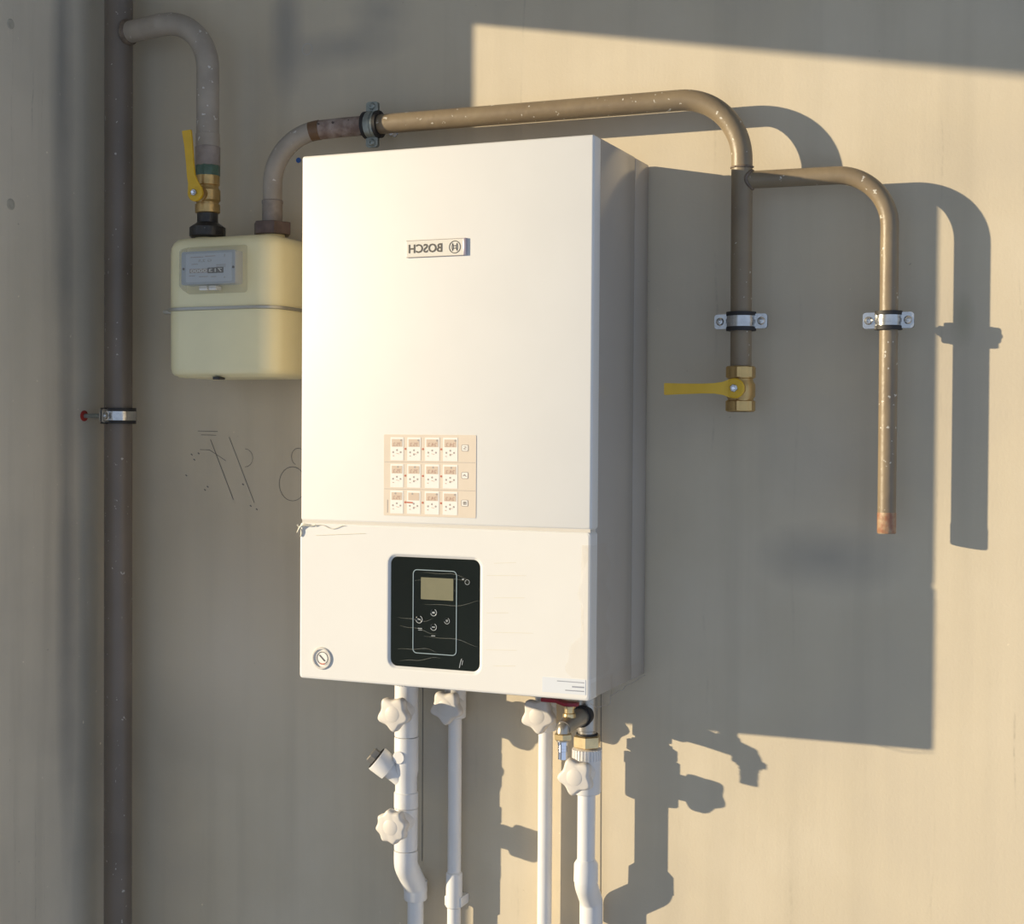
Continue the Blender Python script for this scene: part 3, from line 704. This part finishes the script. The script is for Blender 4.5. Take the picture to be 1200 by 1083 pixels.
MB().lathe(o, ax, [(0, .0125), (.030, .0130), (.031, .0178), (.053, .0188), (.0545, .0180)], 32).build('side_arm', M_ppr, ys)
MB().lathe(o+ax*.0543, ax, [(0, .0172), (.0012, .0172)], 28).build('gasket', M_rubber, ys)
MB().hexn(o+ax*.0553, o+ax*.0655, .0115, .001).build('metal_plug', M_steel, ys)
MB().lathe((X1-.003, WY-.0160, -.1330), (0, -1, 0), [(0, .0092), (.0024, .0092), (.0030, .0085)], 26).build('boss', M_ppr, ys)
vb = ppr_valve('lower stop valve on the thick leftmost white pipe, round scalloped knob', X1, WY, -.2255, -.2095, -.2700, .0170, WY-.034, R=.0252, lobes=8, depth=.13, ph=.2)
# pipe 2
p2 = thing('water_pipe', 'thin white plastic water pipe second from the left under the boiler', 'pipe', (X2, W2, -1.2), 'white plastic water pipes')
MB().cyl((X2, W2, -.075), (X2, W2, FL), .0098, 28).build('pipe_run', M_ppr, p2)
MB().lathe((X2, W2, -.302), (0, 0, -1), [(0, .0100), (.002, .0118), (.05, .0118), (.052, .010)], 28).build('coupling', M_ppr, p2)
b = MB(); b.box(X2-.0135, X2+.0135, -.028, 0, -.352, -.337, .002); b.build('pipe_clip', M_ppr, p2)
v = ppr_valve('stop valve second from left, on the thin white pipe', X2, W2, -.0590, -.0200, -.0790, .0158, W2-.020, R=.0255, ph=.95)
collar(v, X2, W2, -.003, -.030, .0155)
# pipe 3
p3 = thing('water_pipe', 'thin white plastic water pipe third from the left, beside the drain cock', 'pipe', (X3, W3, -1.2), 'white plastic water pipes')
MB().cyl((X3, W3, -.075), (X3, W3, FL), .0102, 28).build('pipe_run', M_ppr, p3)
v = ppr_valve('stop valve left of the red drain lever under the boiler', X3, W3, -.0600, -.0050, -.0860, .0150, W3-.019, R=.0262, ph=1.05)
collar(v, X3, W3, .0, -.018, .0155)
# pipe 4
p4 = thing('water_pipe', 'white plastic water pipe rightmost under the boiler with a bend to the wall', 'pipe', (X4, W4, -1.2), 'white plastic water pipes')
MB().cyl((X4, W4, -.155), (X4, W4, -.262), .0123, 28).build('pipe_run', M_ppr, p4)
MB().lathe((X4, W4, -.253), (0, 0, -1), [(0, .0128), (.006, .0165), (.030, .0168)], 32).build('coupling', M_ppr, p4)
pts = fillet([(X4, W4, -.275), (X4, W4, -.288), (X4, -.024, -.316), (X4, -.024, -.348)], [.020, .020], 6)
MB().tube(pts, .0160, 32).build('elbow', M_ppr, p4)
MB().cyl((X4, -.024, -.34), (X4, -.024, FL), .0123, 28).build('lower_run', M_ppr, p4)
v = ppr_valve('lowest stop valve with star knob, under the brass nut on the rightmost pipe', X4, W4, -.1300, -.1130, -.1620, .0195, W4-.034, R=.0262, ph=.75)
collar(v, X4, W4, -.1005, -.1150, .0195)
# metal tee and drain cock
tee = thing('drain_cock', 'brass and chrome drain cock with red lever under the boiler corner', 'tap', (X4, W4, -.10))
MB().lathe((X4, W4, .003), (0, 0, -1), [(0, .0145), (.0775, .0145), (.0785, .0125), (.082, .0125)], 32).build('tee_body', M_steel, tee)
MB().lathe((X4, W4, -.0792), (0, 0, -1), [(0, .0150), (.002, .0150)], 28).build('gasket', M_rubber, tee)
MB().hexn((X4, W4, -.0815), (X4, W4, -.0985), .0195, .0016, .3).build('union_nut', M_brass_pale, tee)
DX = .3425; DY = -.128; DZ = -.052
MB().lathe((X4, W4-.010, DZ), (0, -1, 0), [(0, .0135), (.010, .0135), (.0105, .0150), (.016, .0150)], 28).build('black_washer', M_rubber, tee)
MB().tube([(X4, W4-.02, DZ), (X4-.001, W4-.045, DZ-.001), (DX+.001, DY+.012, DZ-.003), (DX, DY, DZ-.006)], [.0125, .0115, .0112, .0105], 28).build('cock_body', M_steel, tee)
MB().tube(fillet([(DX, DY+.014, DZ-.002), (DX, DY, DZ-.002), (DX, DY, -.075)], .010, 6), .0090, 24).build('outlet', M_steel, tee)
MB().hexn((DX, DY, -.0640), (DX, DY, -.0730), .0125, .0012, .2).build('hose_nut', M_brass_pale, tee)
MB().lathe((DX, DY, -.0700), (0, 0, -1), [(0, .0072), (.010, .0072), (.0105, .0062), (.014, .0070), (.0145, .0062), (.018, .0070), (.0185, .0062), (.0285, .0066)], 24).build('hose_tail', M_chrome, tee)
MB().lathe((X4-.002, DY+.018, DZ+.006), (0, 0, 1), [(0, .0090), (.005, .0085), (.006, .0068), (.012, .0068), (.0125, .0085), (.0150, .0085)], 20).build('spindle', M_brass_pale, tee)
h = MB(); lz = DZ+.0215
cs = [(X4+.010, .0045), (X4+.002, .0085), (X4-.008, .0080), (X4-.020, .0058), (X4-.034, .0062), (X4-.041, .0050)]
h.loft([[(x, DY+.018-wd, lz+(.003 if i > 2 else 0)), (x, DY+.018+wd, lz+(.003 if i > 2 else 0)), (x, DY+.018+wd, lz+.0045+(.003 if i > 2 else 0)), (x, DY+.018-wd, lz+.0045+(.003 if i > 2 else 0))] for i, (x, wd) in enumerate(cs)])
h.build('lever', M_red, tee, label='dark red lever')
